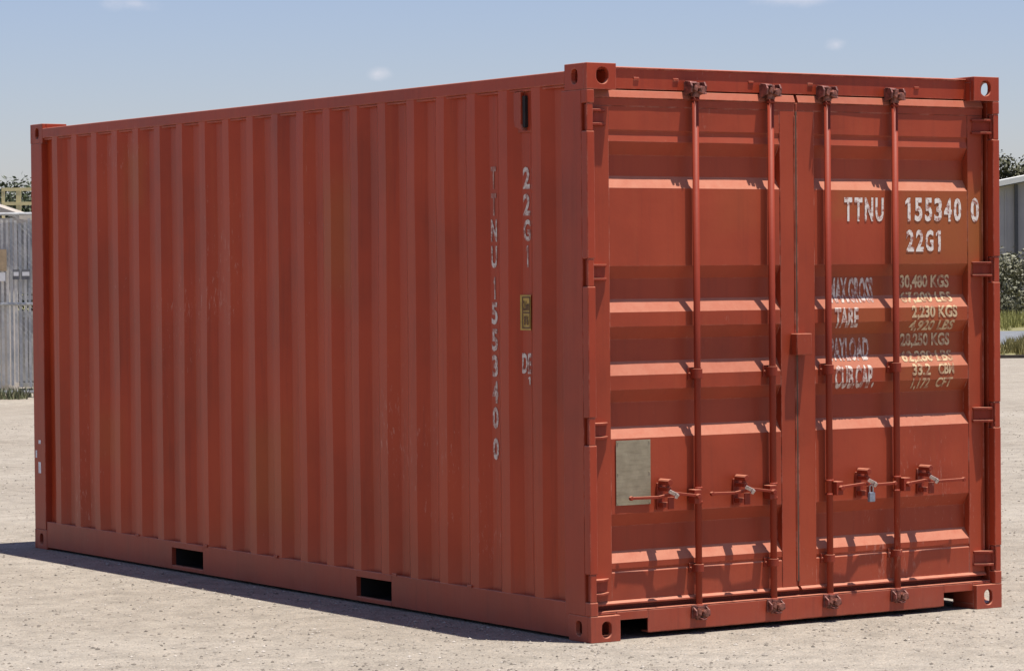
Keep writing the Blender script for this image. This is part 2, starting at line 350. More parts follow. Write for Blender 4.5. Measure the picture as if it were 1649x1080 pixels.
def casting(left, front, top):
    t = .026; w, d, h = .162, .178, .118
    mb = MB()
    # local: x 0..w from outer side face, y 0..d from end face, z 0..h ; then mapped
    plate_hole(mb, (0, 0, 0), (1, 0, 0), (0, 0, 1), (0, 1, 0), w, h, .087, .062 if top else .056, .033 if top else .026, .037, t, .96)
    plate_hole(mb, (0, t, 0), (0, 1, 0), (0, 0, 1), (1, 0, 0), d - t, h, (.098 if left else .085) - t, .060, .026 if left else .045, .034, t)
    zt = h - t if top else 0
    plate_hole(mb, (t, t, zt), (1, 0, 0), (0, 1, 0), (0, 0, 1), w - t, d - t, (w - t) / 2, (d - t) / 2, .03, .055, t)
    mb.box(w - .012, w, t, d, t if not top else 0, h if not top else h - t)
    if left: mb.box(t, w - .012, d - .012, d, t if not top else 0, h if not top else h - t)
    z0 = H - h if top else 0
    mb.v = [((x if left else W - x), (y if front else LEN - y), z + z0) for x, y, z in mb.v]
    mb.build('corner_casting', M_red, box, bevel=.003)
for l in (True, False):
    for fr in (True, False):
        for tp in (True, False): casting(l, fr, tp)

# door-end posts: an outer bar broken at each hinge and the wide post plate behind it
HZ = (2.349, 1.655, .945, .243)
def front_post(mir):
    mb = MB(); zc = sorted(HZ)
    lo = .118
    for z in zc + [None]:
        hi = (z - .062) if z is not None else H - .118
        mb.box(.0, .042, .0, .046, lo, hi)
        if z is not None: lo = z + .062; mb.box(.002, .036, .002, .011, z - .0625, z + .0625)
    mb.box(0.0, .040, .046, .205, .118, H - .118)
    mb.box(.040, .050, .105, .205, .118, H - .118)
    if mir: mirror_x(mb)
    mb.build('corner_post', M_red, box, bevel=.009)
front_post(False); front_post(True)
def rear_post(mir):
    mb = MB(); mb.box(0.0, .06, LEN - .165, LEN - .004, .118, H - .118); mb.box(.06, .15, LEN - .05, LEN - .004, .118, H - .118)
    if mir: mirror_x(mb)
    return mb.build('corner_post', M_red, box, bevel=.004)
rear_post(False); rear_post(True)

# corrugated side wall
P = .2785; Y0 = .385; DEP = .036
def side_x(y):
    """inset of the side sheet at y"""
    if y < Y0 - .068: return DEP
    if y > Y0 + 19 * P + .072 + .068: return DEP
    t = (y - Y0) % P
    if y < Y0: t = y - Y0 + P
    if t <= .072: return 0.0
    if t <= .140: return DEP * (t - .072) / .068
    if t <= .2105: return DEP
    return DEP * (1 - (t - .2105) / .068)
YB = [.20, Y0 - .068]
for k in range(20): YB += [Y0 + k * P, Y0 + k * P + .072, Y0 + k * P + .140] + ([Y0 + k * P + .2105] if k < 19 else [])
YB += [LEN - .165]
def side_n(y, z, k=1):
    e = min(1, (z - .165) * 4, (2.503 - z) * 4)
    return (noise.noise(Vector((k, y * 1.3, z * .9))) * .0055 + noise.noise(Vector((7, y * 4, z * 2.2))) * .0018) * e
def side_panel(mir):
    ys = []
    for a, b in zip(YB, YB[1:]):
        n = 2
        ys += [a + (b - a) * i / n for i in range(n)]
    ys.append(YB[-1]); zs = [.165 + (2.503 - .165) * i / 40 for i in range(41)]
    mb = MB(); vs = []
    for z in zs:
        for y in ys:
            vs.append((.004 + side_x(y) + side_n(y, z, 5 if mir else 1), y, z))
    n = len(ys)
    fs = [(i + j * n, i + 1 + j * n, i + 1 + (j + 1) * n, i + (j + 1) * n) for j in range(len(zs) - 1) for i in range(n - 1)]
    mb.v = vs; mb.f = fs
    if mir: mirror_x(mb)
    return mb.build('side_panel', M_side if not mir else M_red, box)
side_panel(False); side_panel(True)
# lining behind the walls so that nothing shows through
mb = MB()
for x in (.075, W - .075): mb.box(x - .004, x + .004, .14, LEN - .06, .17, 2.5)
mb.box(.071, W - .071, .14, LEN - .06, .150, .168)
mb.build('inner_lining', M_dark, box)

def rail_top(mir):
    mb = MB(); mb.box(0.0, .060, .178, LEN - .178, 2.502, 2.562); mb.box(.010, .055, .178, LEN - .178, 2.490, 2.502)
    if mir: mirror_x(mb)
    mb.build('top_rail', M_red, box, bevel=.004)
rail_top(False); rail_top(True)
# bottom rails with two fork pocket openings each
PK = [(1.755, 2.105), (3.800, 4.185)]; PZ0, PZ1 = .036, .135
def rail_bottom(mir):
    mb = MB(); xo = .002
    segs = [(.178, PK[0][0]), (PK[0][1], PK[1][0]), (PK[1][1], LEN - .178)]
    for a, b in segs: mb.box(xo, .030, a, b, .014, .170)
    for a, b in PK:
        mb.box(xo, .030, a, b, PZ1, .170); mb.box(xo, .030, a, b, .014, PZ0)
    mb.box(.030, .10, .178, LEN - .178, .158, .168)
    # drain studs under the sheet
    for y in (1.02, 1.72, 2.95, 3.76, 4.62): mb.box(-.004, .004, y - .02, y + .02, .166, .180)
    if mir: mirror_x(mb)
    mb.build('bottom_rail', M_red, box, bevel=.002)
rail_bottom(False); rail_bottom(True)
for a, b in PK:
    mb = MB(); mb.box(.03, W - .03, a, b, .135, .141); mb.box(.03, W - .03, a, b, .020, .026)
    mb.box(.03, W - .03, a - .008, a, .020, .141); mb.box(.03, W - .03, b, b + .008, .020, .141)
    mb.build('fork_pocket', M_dark, box)
mb = MB()
for i in range(1, 19):
    y = .25 + i * .3
    if any(a - .08 < y < b + .08 for a, b in PK): continue
    mb.box(.031, W - .031, y - .025, y + .025, .045, .149)
mb.box(.3, W - .3, .2, LEN - .2, .1495, .1498)
tag(mb.build('cross_member', M_dark, box))

# roof, far end wall, far beams
mb = MB(); n = 46; ys = [.10 + (LEN - .2) * i / n for i in range(n + 1)]
vs = []
for i, y in enumerate(ys):
    z = 2.560 - (.014 if i % 2 else 0); vs += [(.055, y, z), (W - .055, y, z)]
mb.add(vs, [(2 * i, 2 * i + 1, 2 * i + 3, 2 * i + 2) for i in range(n)]); mb.build('roof_panel', M_red, box)
mb = MB(); xs = []; x = .15; vs = []
k = 0
while x < W - .15:
    vs += [(x, LEN - .012 - (.04 if k % 4 in (2, 3) else 0), .16), (x, LEN - .012 - (.04 if k % 4 in (2, 3) else 0), 2.5)]
    x += .09 if k % 2 == 0 else .05; k += 1
mb.add(vs, [(2 * i, 2 * i + 2, 2 * i + 3, 2 * i + 1) for i in range(len(vs) // 2 - 1)]); mb.build('end_panel', M_red, box)
mb = MB(); mb.box(.162, W - .162, LEN - .07, LEN - .005, 2.49, 2.58); mb.build('end_rail', M_red, box, bevel=.004)
mb = MB(); mb.box(.162, W - .162, LEN - .07, LEN - .005, .014, .17); mb.build('end_rail', M_red, box, bevel=.004)

# header above and sill below the doors
FY = .060
mb = MB(); mb.box(.162, W - .162, FY + .004, FY + .065, 2.482, 2.578)
mb.prism([(FY - .0035, 2.580), (FY + .07, 2.588), (FY + .07, 2.578), (FY - .0035, 2.574)], 'x', .162, W - .162)
for x in (.30, .52, .95, 1.30, 1.95): mb.box(x, x + .03, FY - .001, FY + .006, 2.524, 2.536)
mb.build('door_header', M_red, box, bevel=.002)
mb = MB()
S0, S1 = .335, 2.092
mb.box(S0, S1, .030, .040, .026, .128); mb.box(.046, W - .046, .030, .11, .1285, .134); mb.box(.046, .1615, .030, .040, .1185, .128); mb.box(W - .1615, W - .046, .030, .040, .1185, .128)
mb.box(.162, S0 - .0005, .030, .040, .090, .128); mb.box(S1 + .0005, W - .162, .030, .040, .090, .128)
mb.box(S0 + .01, S1 - .01, .040, .10, .022, .030)
mb.build('door_sill', M_red, box, bevel=.004)
mb = MB(); mb.box(.045, W - .045, .101, .14, .134, 2.482); mb.build('door_gasket', M_bar, box)

# ------------------------------------------------------------ doors
D2 = .036
PROF = [(2.404, FY), (2.296, FY), (2.292, FY + .004), (2.276, FY + .005), (2.246, FY - .001)]
for a, b, c in ((2.243, 2.090, 2.036), (1.684, 1.534, 1.475), (1.410, 1.252, 1.190), (1.125, .958, .905), (.566, .396, .345)):
    PROF += [(a, FY), (a - .058, FY + D2), (b, FY + D2), (c, FY)]
PROF += [(.318, FY), (.313, FY + .005), (.306, FY + .004), (.300, FY - .001), (.175, FY)]
PROF.sort(reverse=True)
def door_y(z):
    if z >= PROF[0][0]: return FY
    for (a, ya), (b, yb) in zip(PROF, PROF[1:]):
        if b <= z <= a: return ya + (yb - ya) * (a - z) / max(1e-6, a - b)
    return FY
def leaf_n(x, z, x0, x1, seed):
    e = min(1, (x - x0) * 8, (x1 - x) * 8)
    return (noise.noise(Vector((x * 2.2, seed, z * 2.2))) * .0028 + noise.noise(Vector((x * 7, seed, z * 7))) * .0009) * e
def panel_sheet(mb, x0, x1, seed):
    zs = []
    for (a, _), (b, _) in zip(PROF, PROF[1:]):
        nn = max(1, int((a - b) / .06)); zs += [a + (b - a) * i / nn for i in range(nn)]
    zs.append(PROF[-1][0]); nx = 28; vs = []
    for z in zs:
        for i in range(nx + 1):
            x = x0 + (x1 - x0) * i / nx; vs.append((x, door_y(z) + leaf_n(x, z, x0, x1, seed), z))
    fs = [(i + j * (nx + 1), i + 1 + j * (nx + 1), i + 1 + (j + 1) * (nx + 1), i + (j + 1) * (nx + 1)) for j in range(len(zs) - 1) for i in range(nx)]
    mb.add(vs, fs)
def door(xa, xb, pa, pb, seed):
    """leaf from xa to xb with its corrugated sheet from pa to pb"""
    mb = MB(); panel_sheet(mb, pa, pb, seed)
    for a, b in ((xa, pa), (pb, xb)):
        mb.box(a, b, FY - .003, FY + .045, .176, 2.404)
    mb.box(xa, xb, FY - .003, FY + .0445, 2.4045, 2.4400)
    # sloped weather strips top and bottom
    mb.prism([(FY - .010, 2.444), (FY + .004, 2.476), (FY + .04, 2.476), (FY + .04, 2.4405), (FY - .010, 2.4405)], 'x', xa + .01, xb)
    mb.prism([(FY - .004, .1755), (FY - .016, .166), (FY - .016, .158), (FY + .04, .158), (FY + .04, .1755)], 'x', xa + .01, xb)
    # thin vertical edge beads on the frame
    for x in (xa, xb - .008): mb.box(x + .001, x + .007, FY - .007, FY - .003, .20, 2.38)
    return mb.build('door', M_door, box, bevel=.002)
door_l = door(.060, 1.2160, .157, 1.127, 1.3)
door_r = door(1.2225, 2.378, 1.330, 2.281, 8.1)
tag(door_l, 'left door leaf with grey data plate'); tag(door_r, 'right door leaf with white stencilled markings')

BY = .012; LY = .031; BR = .0155
BARS = [(.610, door_l, -1), (1.043, door_l, -1), (1.378, door_r, 1), (1.790, door_r, 1)]
for bi, (x, dr, sgn) in enumerate(BARS):
    x += .012
    mb = MB(); mb.tube((x, LY, .085), (x, LY, 2.505), BR, n=20)
    for z in (2.44, .128, .665, .600): mb.tube((x, LY, z - .006), (x, LY, z + .006), BR + .004, n=20)
    o = mb.build('locking_bar', M_bar, dr); 
    for p in o.data.polygons: p.use_smooth = len(p.vertices) == 4
    # cams on the bar ends, with their keepers on header and sill
    for z, s in ((2.487, 1), (.098, -1)):
        mb = MB()
        mb.tube((x, LY, z - .036), (x, LY, z + .030), .021, n=14)
        mb.prism([(x - .006, z - .012), (x + .022, z - .024), (x + .034, z - .006), (x + .026, z + .012), (x + .004, z + .016)], 'y', LY - .040, LY - .018)
        mb.prism([(x - .030, z - .004), (x - .012, z - .014), (x - .006, z + .010), (x - .022, z + .020)], 'y', LY - .036, LY - .016)
        mb.tube((x + .004, LY - .046, z + .002), (x + .004, LY + .01, z + .002), .009, n=8)
        mb.build('locking_cam', M_cam, dr, bevel=.003)
        mb = MB()
        yb = FY - .002 if s > 0 else .029
        mb.box(x - .046, x + .042, yb - .008, yb, z - .028, z + .034)
        if s > 0:
            for xa, xb in ((x - .046, x - .036), (x + .032, x + .042)):
                mb.prism([(yb - .008, z - .026), (LY - .030, z - .014), (LY - .036, z + .014), (LY - .024, z + .034), (yb - .008, z + .034)], 'x', xa, xb)
            mb.prism([(LY - .030, z + .026), (LY - .024, z + .034), (yb - .008, z + .040), (yb - .008, z + .034)], 'x', x - .046, x - .008)
            mb.prism([(LY - .036, z - .022), (LY - .030, z - .012), (yb - .008, z - .012), (yb - .008, z - .022)], 'x', x + .012, x + .042)
        else:
            for xa, xb in ((x - .042, x - .033), (x + .030, x + .039)):
                mb.prism([(yb - .008, z + .026), (LY - .036, z + .010), (LY - .038, z - .014), (yb - .008, z - .030)], 'x', xa, xb)
            mb.box(x - .014, x + .016, LY - .042, yb - .008, z - .034, z - .026)
        mb.build('cam_keeper', M_keep, box, bevel=.0025)
    # guides: wall plate, strap round the bar, bolts
    for z, hh in ((1.190, .028), (.300, .022)):
        mb = MB(); mb.box(x - .038, x + .038, FY - .009, FY - .002, z - hh, z + hh)
        ring = []
        for i in range(13):
            t = math.pi * i / 12; ring.append((x + math.cos(t) * (BR + .008), LY - math.sin(t) * (BR + .008)))
        inn = [(x + math.cos(math.pi * i / 12) * (BR + .002), LY - math.sin(math.pi * i / 12) * (BR + .002)) for i in range(12, -1, -1)]
        mb.prism([(x + BR + .008, FY - .009)] + ring + [(x - BR - .008, FY - .009), (x - BR - .002, FY - .009)] + inn + [(x + BR + .002, FY - .009)], 'z', z - hh * .8, z + hh * .8)
        for sx in (-.031, .031): mb.tube((x + sx, FY - .016, z), (x + sx, FY - .008, z), .006, n=6)
        mb.build('bar_guide', M_bar, dr, bevel=.0015)
    # handle hinged on a hub, running level along the leaf
    hz = .632; hx = x + sgn * .030
    mb = MB()
    mb.box(x + sgn * .010, x + sgn * .050, BY - .022, LY + .008, hz - .034, hz + .030)
    mb.tube((x + sgn * .034, BY - .040, hz), (x + sgn * .034, BY + .016, hz), .012, n=12)
    end = x + sgn * (.395 if bi in (0, 3) else .375)
    dz = .016 if sgn < 0 else .004
    kx = x + sgn * (.196 if bi != 3 else .165)
    pts = [(x + sgn * .046, BY - .024, hz + .004), (kx - sgn * .03, BY - .030, hz + .012 + dz * .5), (kx + sgn * .05, BY - .012, hz + .004), (end, BY - .010, hz + .006)]
    for a, b in zip(pts, pts[1:]):
        a = Vector(a); b = Vector(b); q = []
        mb.add([a + Vector((0, -.005, -.0065)), a + Vector((0, .005, -.0065)), a + Vector((0, .005, .0065)), a + Vector((0, -.005, .0065)), b + Vector((0, -.005, -.0065)), b + Vector((0, .005, -.0065)), b + Vector((0, .005, .0065)), b + Vector((0, -.005, .0065))],
               [(0, 1, 2, 3), (4, 7, 6, 5), (0, 4, 5, 1), (1, 5, 6, 2), (2, 6, 7, 3), (3, 7, 4, 0)])
    mb.tube((end, BY - .018, hz + .006), (end, BY - .002, hz + .006), .010, n=10)
    mb.build('handle', M_bar, dr, bevel=.002)
    # catch that holds the handle: plate, knob, tipped latch
    mb = MB()
    mb.box(kx - .022, kx + .022, FY - .010, FY - .002, hz - .056, hz + .066)
    mb.box(kx - .012, kx + .012, BY - .030, FY - .010, hz + .030, hz + .048)
    mb.tube((kx - .002, BY - .040, hz + .072), (kx - .002, FY - .010, hz + .072), .014, n=12)
    mb.box(kx - .010, kx + .008, BY - .020, BY - .010, hz + .048, hz + .072)
    mb.box(kx - .015, kx + .015, BY + .002, FY - .010, hz - .046, hz - .022)
    mb.box(kx - .016, kx + .016, BY - .042, BY - .034, hz - .050, hz + .004)
    mb.build('handle_catch', M_bar, dr, bevel=.002)
    mb = MB()
    mb.box(-.025, .025, -.004, .004, -.008, .009)
    mb.box(.012, .027, -.012, -.004, -.014, .008)
    mb.xf(Matrix.Translation((kx + .006, BY - .050, hz + .022)) @ Matrix.Rotation(R(24), 4, 'Y') @ Matrix.Rotation(R(28), 4, 'X'))
    mb.build('latch_tongue', M_gal, dr, bevel=.002)
    if bi == 2: KX3 = kx

# hinges: knuckle in the gap of the post bar, two-ribbed blade welded on the leaf
def hinge(z, mir, dr):
    mb = MB()
    mb.tube((.026, .029, z - .058), (.026, .029, z + .058), .0155, n=16)
    for dz in (-.036, .026):
        mb.prism([(.036, .012), (.075, .008), (.135, FY - .012), (.135, FY - .002), (.062, FY - .002), (.036, .036)], 'z', z + dz, z + dz + .011)
    mb.prism([(.036, .026), (.072, .030), (.128, FY - .006), (.128, FY - .0025), (.064, FY - .0025), (.036, .036)], 'z', z - .025, z + .026)
    if mir: mirror_x(mb)
    mb.build('hinge', M_bar, dr, bevel=.002)
for z in HZ: hinge(z, False, door_l); hinge(z, True, door_r)

# customs lock box over the seam
mb = MB()
mb.box(1.184, 1.270, .006, .012, 1.262, 1.362); mb.box(1.184, 1.190, .012, FY - .003, 1.262, 1.362); mb.box(1.264, 1.270, .012, FY - .003, 1.262, 1.362); mb.box(1.190, 1.264, .012, FY - .003, 1.356, 1.362)
mb.build('lock_box', M_door, door_r, bevel=.003)
# overlap strip at the seam
mb = MB(); mb.box(1.2165, 1.2265, FY - .006, FY - .0035, .20, 2.40); mb.build('seam_strip', plain('seam_rubber', (.10, .05, .03), .7), door_r)

# data plate
m, N, L, B = node_mat('weathered_data_plate'); tc = N.new('ShaderNodeTexCoord'); v = tc.outputs['Object']
n1 = noise_n(N, L, v, 16, 6, .7); r1 = ramp(N, [(.3, (.24, .20, .135)), (.6, (.33, .285, .195)), (.8, (.38, .335, .24))]); L.new(n1.outputs['Fac'], r1.inputs[0])
n2 = noise_n(N, L, mapping(N, L, v, (10, 1, 90)), 1.0, 3); r2 = ramp(N, [(.5, (1, 1, 1)), (.62, (.88, .87, .85))]); L.new(n2.outputs['Fac'], r2.inputs[0])
L.new(mixc(N, L, 1.0, r1.outputs[0], r2.outputs[0], 'MULTIPLY'), B.inputs['Base Color']); B.inputs['Roughness'].default_value = .5; B.inputs['Metallic'].default_value = .3
mb = MB(); mb.box(.182, .372, FY - .006, FY - .0035, .604, .897)
for x in (.190, .364):
    for z in (.612, .75, .889): mb.tube((x, FY - .0085, z), (x, FY - .006, z), .004, n=8)
mb.build('data_plate', m, door_l)

# side vent
mb = MB()
mb.prism([(.548, 2.490), (.548, 2.340), (.530, 2.310), (.598, 2.330), (.606, 2.360), (.606, 2.490)], 'x', .004, .034)
mb.prism([(.000, 2.488), (.034, 2.496), (.034, 2.488)], 'y', .535, .61)
mb.box(.030, .0365, .500, .612, 2.302, 2.49)
v_ = mb.build('vent', M_red, box, bevel=.004)
mb = MB(); mb.box(.014, .032, .524, .546, 2.325, 2.47); mb.build('vent_gap_shade', M_dark, v_)  # black block painting in the shade of the gap beside the vent

# ------------------------------------------------------------ writing
def text_mesh(s, h, wscale=.62, bold=.034):
    cu_ = bpy.data.curves.new('t', 'FONT'); cu_.body = s; cu_.size = 1; cu_.offset = bold; cu_.resolution_u = 3
    o = bpy.data.objects.new('t', cu_); COL.objects.link(o)
    dg = bpy.context.evaluated_depsgraph_get(); me = bpy.data.meshes.new_from_object(o.evaluated_get(dg))
    bpy.data.objects.remove(o); bpy.data.curves.remove(cu_)
    bm = bmesh.new(); bm.from_mesh(me); bpy.data.meshes.remove(me)
    return bm
def bounds(bm):
    xs = [v.co.x for v in bm.verts]; ys = [v.co.y for v in bm.verts]; return min(xs), max(xs), min(ys), max(ys)
def write(name, items, mat, parent, mapf, cuts, axis, label=None):
    """items: (text, u0, u1, z0, z1): text stretched to that box on the face"""
    allv = []; allf = []
    for s, u0, u1, z0, z1 in items:
        if s == '1':
            bm = bmesh.new(); q = [bm.verts.new(p) for p in ((.45, 0, 0), (1, 0, 0), (1, 1, 0), (.5, 1, 0), (0, .84, 0), (0, .70, 0), (.45, .80, 0))]; bm.faces.new(q)
        else: bm = text_mesh(s, 1)
        a, b, c, d = bounds(bm)
        cap = .73
        for v in bm.verts:
            yy = (v.co.y - (c if not any(ch in s for ch in ',.') else 0)) / ((d - c) if not any(ch in s for ch in ',.') else d)
            v.co = Vector((u0 + (v.co.x - a) / (b - a) * (u1 - u0), 0, z0 + yy * (z1 - z0)))
        for p, nrm in cuts:
            g = bm.verts[:] + bm.edges[:] + bm.faces[:]
            bmesh.ops.bisect_plane(bm, geom=g, plane_co=p, plane_no=nrm, dist=1e-5)
        bm.verts.index_update(); n = len(allv)
        for v in bm.verts: allv.append(mapf(v.co.x, v.co.z))
        for f in bm.faces: allf.append(tuple(n + v.index for v in f.verts))
        bm.free()
    me = bpy.data.meshes.new(name); me.from_pydata(allv, [], allf); me.materials.append(mat)
    o = bpy.data.objects.new(name, me); COL.objects.link(o); o.parent = parent
    if label: o['label'] = label
    return o
dcuts = [((0, 0, z), (0, 0, 1)) for z, _ in PROF]
xe = (2.2805,)
dmap = lambda x, z: (x, (FY - .0045 if x > 2.2805 else door_y(z) + leaf_n(x, z, 1.330, 2.281, 8.1) - .0020), z)
write('lettering', [('T', 1.512, 1.560, 1.888, 2.001), ('T', 1.574, 1.622, 1.888, 2.001), ('N', 1.637, 1.688, 1.888, 2.001), ('U', 1.702, 1.752, 1.887, 2.001),
      ('1', 1.886, 1.918, 1.888, 2.002), ('5', 1.944, 1.992, 1.888, 2.002), ('5', 2.008, 2.054, 1.888, 2.002), ('3', 2.068, 2.116, 1.888, 2.002), ('4', 2.130, 2.180, 1.888, 2.002), ('0', 2.192, 2.240, 1.888, 2.002),
      ('0', 2.300, 2.352, 1.884, 2.004), ('2', 1.892, 1.940, 1.743, 1.848), ('2', 1.952, 2.000, 1.743, 1.848), ('G', 2.012, 2.062, 1.743, 1.848), ('1', 2.078, 2.108, 1.743, 1.848)],
      M_let, door_r, dmap, dcuts + [((2.2805, 0, 0), (1, 0, 0))], 'x')
write('lettering', [('MAX.GROSS', 1.448, 1.712, 1.508, 1.622), ('TARE', 1.452, 1.597, 1.384, 1.480), ('PAYLOAD', 1.446, 1.684, 1.226, 1.336), ('CUB.CAP.', 1.450, 1.690, 1.100, 1.205)],
      M_let2, door_r, dmap, dcuts, 'x')
write('lettering', [('30,480 KGS', 1.880, 2.190, 1.572, 1.632), ('67,200 LBS', 1.880, 2.200, 1.502, 1.550), ('2,230 KGS', 1.925, 2.212, 1.428, 1.484), ('4,920 LBS', 1.918, 2.200, 1.366, 1.412),
      ('28,250 KGS', 1.880, 2.190, 1.292, 1.350), ('62,280 LBS', 1.880, 2.200, 1.216, 1.266), ('33.2', 1.926, 2.040, 1.150, 1.204), ('CBM', 2.090, 2.190, 1.150, 1.204), ('1,172', 1.930, 2.040, 1.086, 1.134), ('CFT', 2.080, 2.182, 1.086, 1.134)],
      M_let3, door_r, dmap, dcuts, 'x')
# the side: letters one below the other
scuts = [((y, 0, 0), (1, 0, 0)) for y in YB]
smap = lambda u, z: (.004 + side_x(-u) + side_n(-u, z) - .0022, -u, z)
scuts = [((-y, 0, 0), (1, 0, 0)) for y in YB]
ids = [('T', 2.155), ('T', 2.030), ('N', 1.908), ('U', 1.784), ('1', 1.638), ('5', 1.520), ('5', 1.395), ('3', 1.273), ('4', 1.151), ('0', 1.030), ('0', .884)]
def col(chars, yc, wd, h=.104, top=0):
    it = []
    for s, zt in chars:
        ww = wd * (.30 if s == '1' else 1); it.append((s, -yc - ww / 2, -yc + ww / 2, zt - h, zt))
    return it
write('lettering', col(ids[:2], .838, .044), worn_white('rubbed_white_stencil_paint', (.42, .24, .19), .48, .60), box, smap, scuts, 'y')
write('lettering', col(ids[2:], .838, .052), M_let2, box, smap, scuts, 'y')
write('lettering', col([('2', 2.145), ('2', 2.022), ('G', 1.903), ('1', 1.783)], .556, .058, .101), M_let2, box, smap, scuts, 'y')
write('lettering', [('DE', -.598, -.522, 1.192, 1.286), ('1', -.548, -.530, 1.140, 1.178)], M_let2, box, smap, scuts, 'y')
# yellow warning label on the side
m_y = plain('faded_yellow_label', (.42, .27, .055), .5, 0, .25, 25)
vs = []
for z in (1.392, 1.555):
    for y in (.605, .596, .525, .515): vs.append((.004 + side_x(y) - .004, y, z))
mb = MB(); mb.add(vs, [(0, 1, 5, 4), (1, 2, 6, 5), (2, 3, 7, 6)]); lb = mb.build('warning_label', m_y, box)
mb = MB()
m_k = plain('label_dark_ink', (.12, .055, .02), .6)
X_ = .004 + DEP - .0065
for (ya, yb, za, zb) in ((.594, .588, 1.400, 1.547), (.532, .527, 1.400, 1.547), (.588, .532, 1.470, 1.476), (.588, .532, 1.541, 1.547), (.588, .532, 1.400, 1.406)): mb.box(X_, X_ + .001, yb, ya, za, zb)
mb.build('label_border', m_k, lb)
write('label_print', [('2.6m', -.585, -.535, 1.485, 1.53), ("8'6", -.580, -.540, 1.415, 1.46)], m_k, lb, lambda u, z: (X_, -u, z), [], 'y')
# pale stickers on the far post
m_w = plain('pale_sticker', (.62, .62, .66), .5, 0, .3, 30)
for q in ((5.955, 5.985, .642, .664), (5.955, 5.990, .462, .530), (6.01, 6.03, .555, .60)):
    mb = MB(); mb.box(-.0015, 0, *q); mb.build('post_sticker', m_w, box)

# seal hanging from the third handle catch
hz = .632
seal = empty('padlock', (KX3 + .004, BY - .046, hz - .012))
tag(seal, 'small silvery padlock hanging from the handle catch of the right door, the only one', 'padlock')
mb = MB(); mb.path([(-.010, 0, -.015), (-.010, 0, .012), (-.004, 0, .020), (.004, 0, .020), (.010, 0, .012), (.010, 0, -.015)], .0035); mb.build('shackle', M_gal, seal)
mb = MB(); mb.box(-.017, .017, -.010, .010, -.060, -.014); mb.build('lock_body', plain('dull_silver', (.25, .27, .33), .4, .4, .3, 50), seal, bevel=.004)

# ------------------------------------------------------------ background: left
M_bark = two_tone('bark', (.07, .055, .045), (.15, .12, .10), 6)
def leaf_mat(name, c1, c2):
    m, N, L, B = node_mat(name); g = N.new('ShaderNodeNewGeometry')
    r = ramp(N, [(0, c1), (1, c2)]); L.new(g.outputs['Random Per Island'], r.inputs[0]); L.new(r.outputs[0], B.inputs['Base Color']); B.inputs['Roughness'].default_value = .6
    return m
M_leafA = leaf_mat('dark_green_leaf', (.022, .032, .012), (.050, .066, .024))
M_leafB = leaf_mat('olive_leaf', (.042, .044, .016), (.080, .080, .032))
M_leafC = leaf_mat('grey_green_leaf', (.135, .135, .085), (.175, .17, .115))
def crown_mesh(rng, h, wd, base, nl, ls, ncl=26):
    cl = []
    for i in range(ncl):
        t = rng.random(); rad = wd * .5 * (1 - .55 * t) * math.sqrt(rng.random()); an = rng.random() * 6.28
        cl.append((Vector((rad * math.cos(an), rad * math.sin(an), base + (h - base) * (.12 + .8 * t))), wd * (.12 + .13 * rng.random())))
    mb = MB(); vs = []; fs = []
    for i in range(nl):
        c, r = cl[rng.randrange(ncl)]
        d = Vector((rng.gauss(0, 1), rng.gauss(0, 1), rng.gauss(0, .8))).normalized() * r * (.45 + .6 * rng.random())
        p = c + d; s = ls * (.6 + .8 * rng.random())
        nn_ = (d.normalized() * .9 + Vector((0, 0, .2)) + Vector((rng.gauss(0, 1), rng.gauss(0, 1), rng.gauss(0, 1))) * .6).normalized(); a = nn_.orthogonal().normalized(); b = nn_.cross(a); th = rng.random() * 6.28; a, b = a * math.cos(th) + b * math.sin(th), b * math.cos(th) - a * math.sin(th)
        n = len(vs); vs += [p - a * s, p + b * s * .5, p + a * s, p - b * s * .5]; fs.append((n, n + 1, n + 2, n + 3))
    mb.v = [tuple(v) for v in vs]; mb.f = fs; return mb, cl
def tree(loc, h, wd, seed, leaf, label, group, nl=2600, ls=.16, base=.35, name='tree', cat='tree'):
    rng = random.Random(seed); t = empty(name, (loc[0], loc[1], 0)); tag(t, label, cat, group)
    mb, cl = crown_mesh(rng, h, wd, h * base, nl, ls); mb.build('crown', leaf, t)
    mb = MB(); mb.tube((0, 0, -.1), (.05, .02, h * .75), h * .025 + .04, h * .008, n=8)
    for c, r in cl[:8]: mb.tube((.02, .01, max(.3, c.z * .55)), tuple(c), h * .008, h * .003, n=5)
    mb.build('trunk', M_bark, t)
    return t
M_mesh = plain('galvanised_fence', (.40, .41, .41), .5, .3, .2, 8)
M_slat, N, L, B = node_mat('grey_fence_slat'); g_ = N.new('ShaderNodeNewGeometry')
r_ = ramp(N, [(0, (.38, .39, .40)), (.35, (.50, .50, .49)), (.7, (.58, .57, .54)), (1, (.66, .63, .58))]); L.new(g_.outputs['Random Per Island'], r_.inputs[0])
tc = N.new('ShaderNodeTexCoord'); n_ = noise_n(N, L, tc.outputs['Object'], 3.2, 6, .7); r2_ = ramp(N, [(.3, (.55, .60, .64)), (.55, (1, 1, 1)), (.75, (1.25, 1.2, 1.1))]); L.new(n_.outputs['Fac'], r2_.inputs[0])
L.new(mixc(N, L, 1.0, r_.outputs[0], r2_.outputs[0], 'MULTIPLY'), B.inputs['Base Color']); B.inputs['Roughness'].default_value = .7
def site(name, lat, dep): return empty(name, (*VP(lat, dep), 0), VANG)
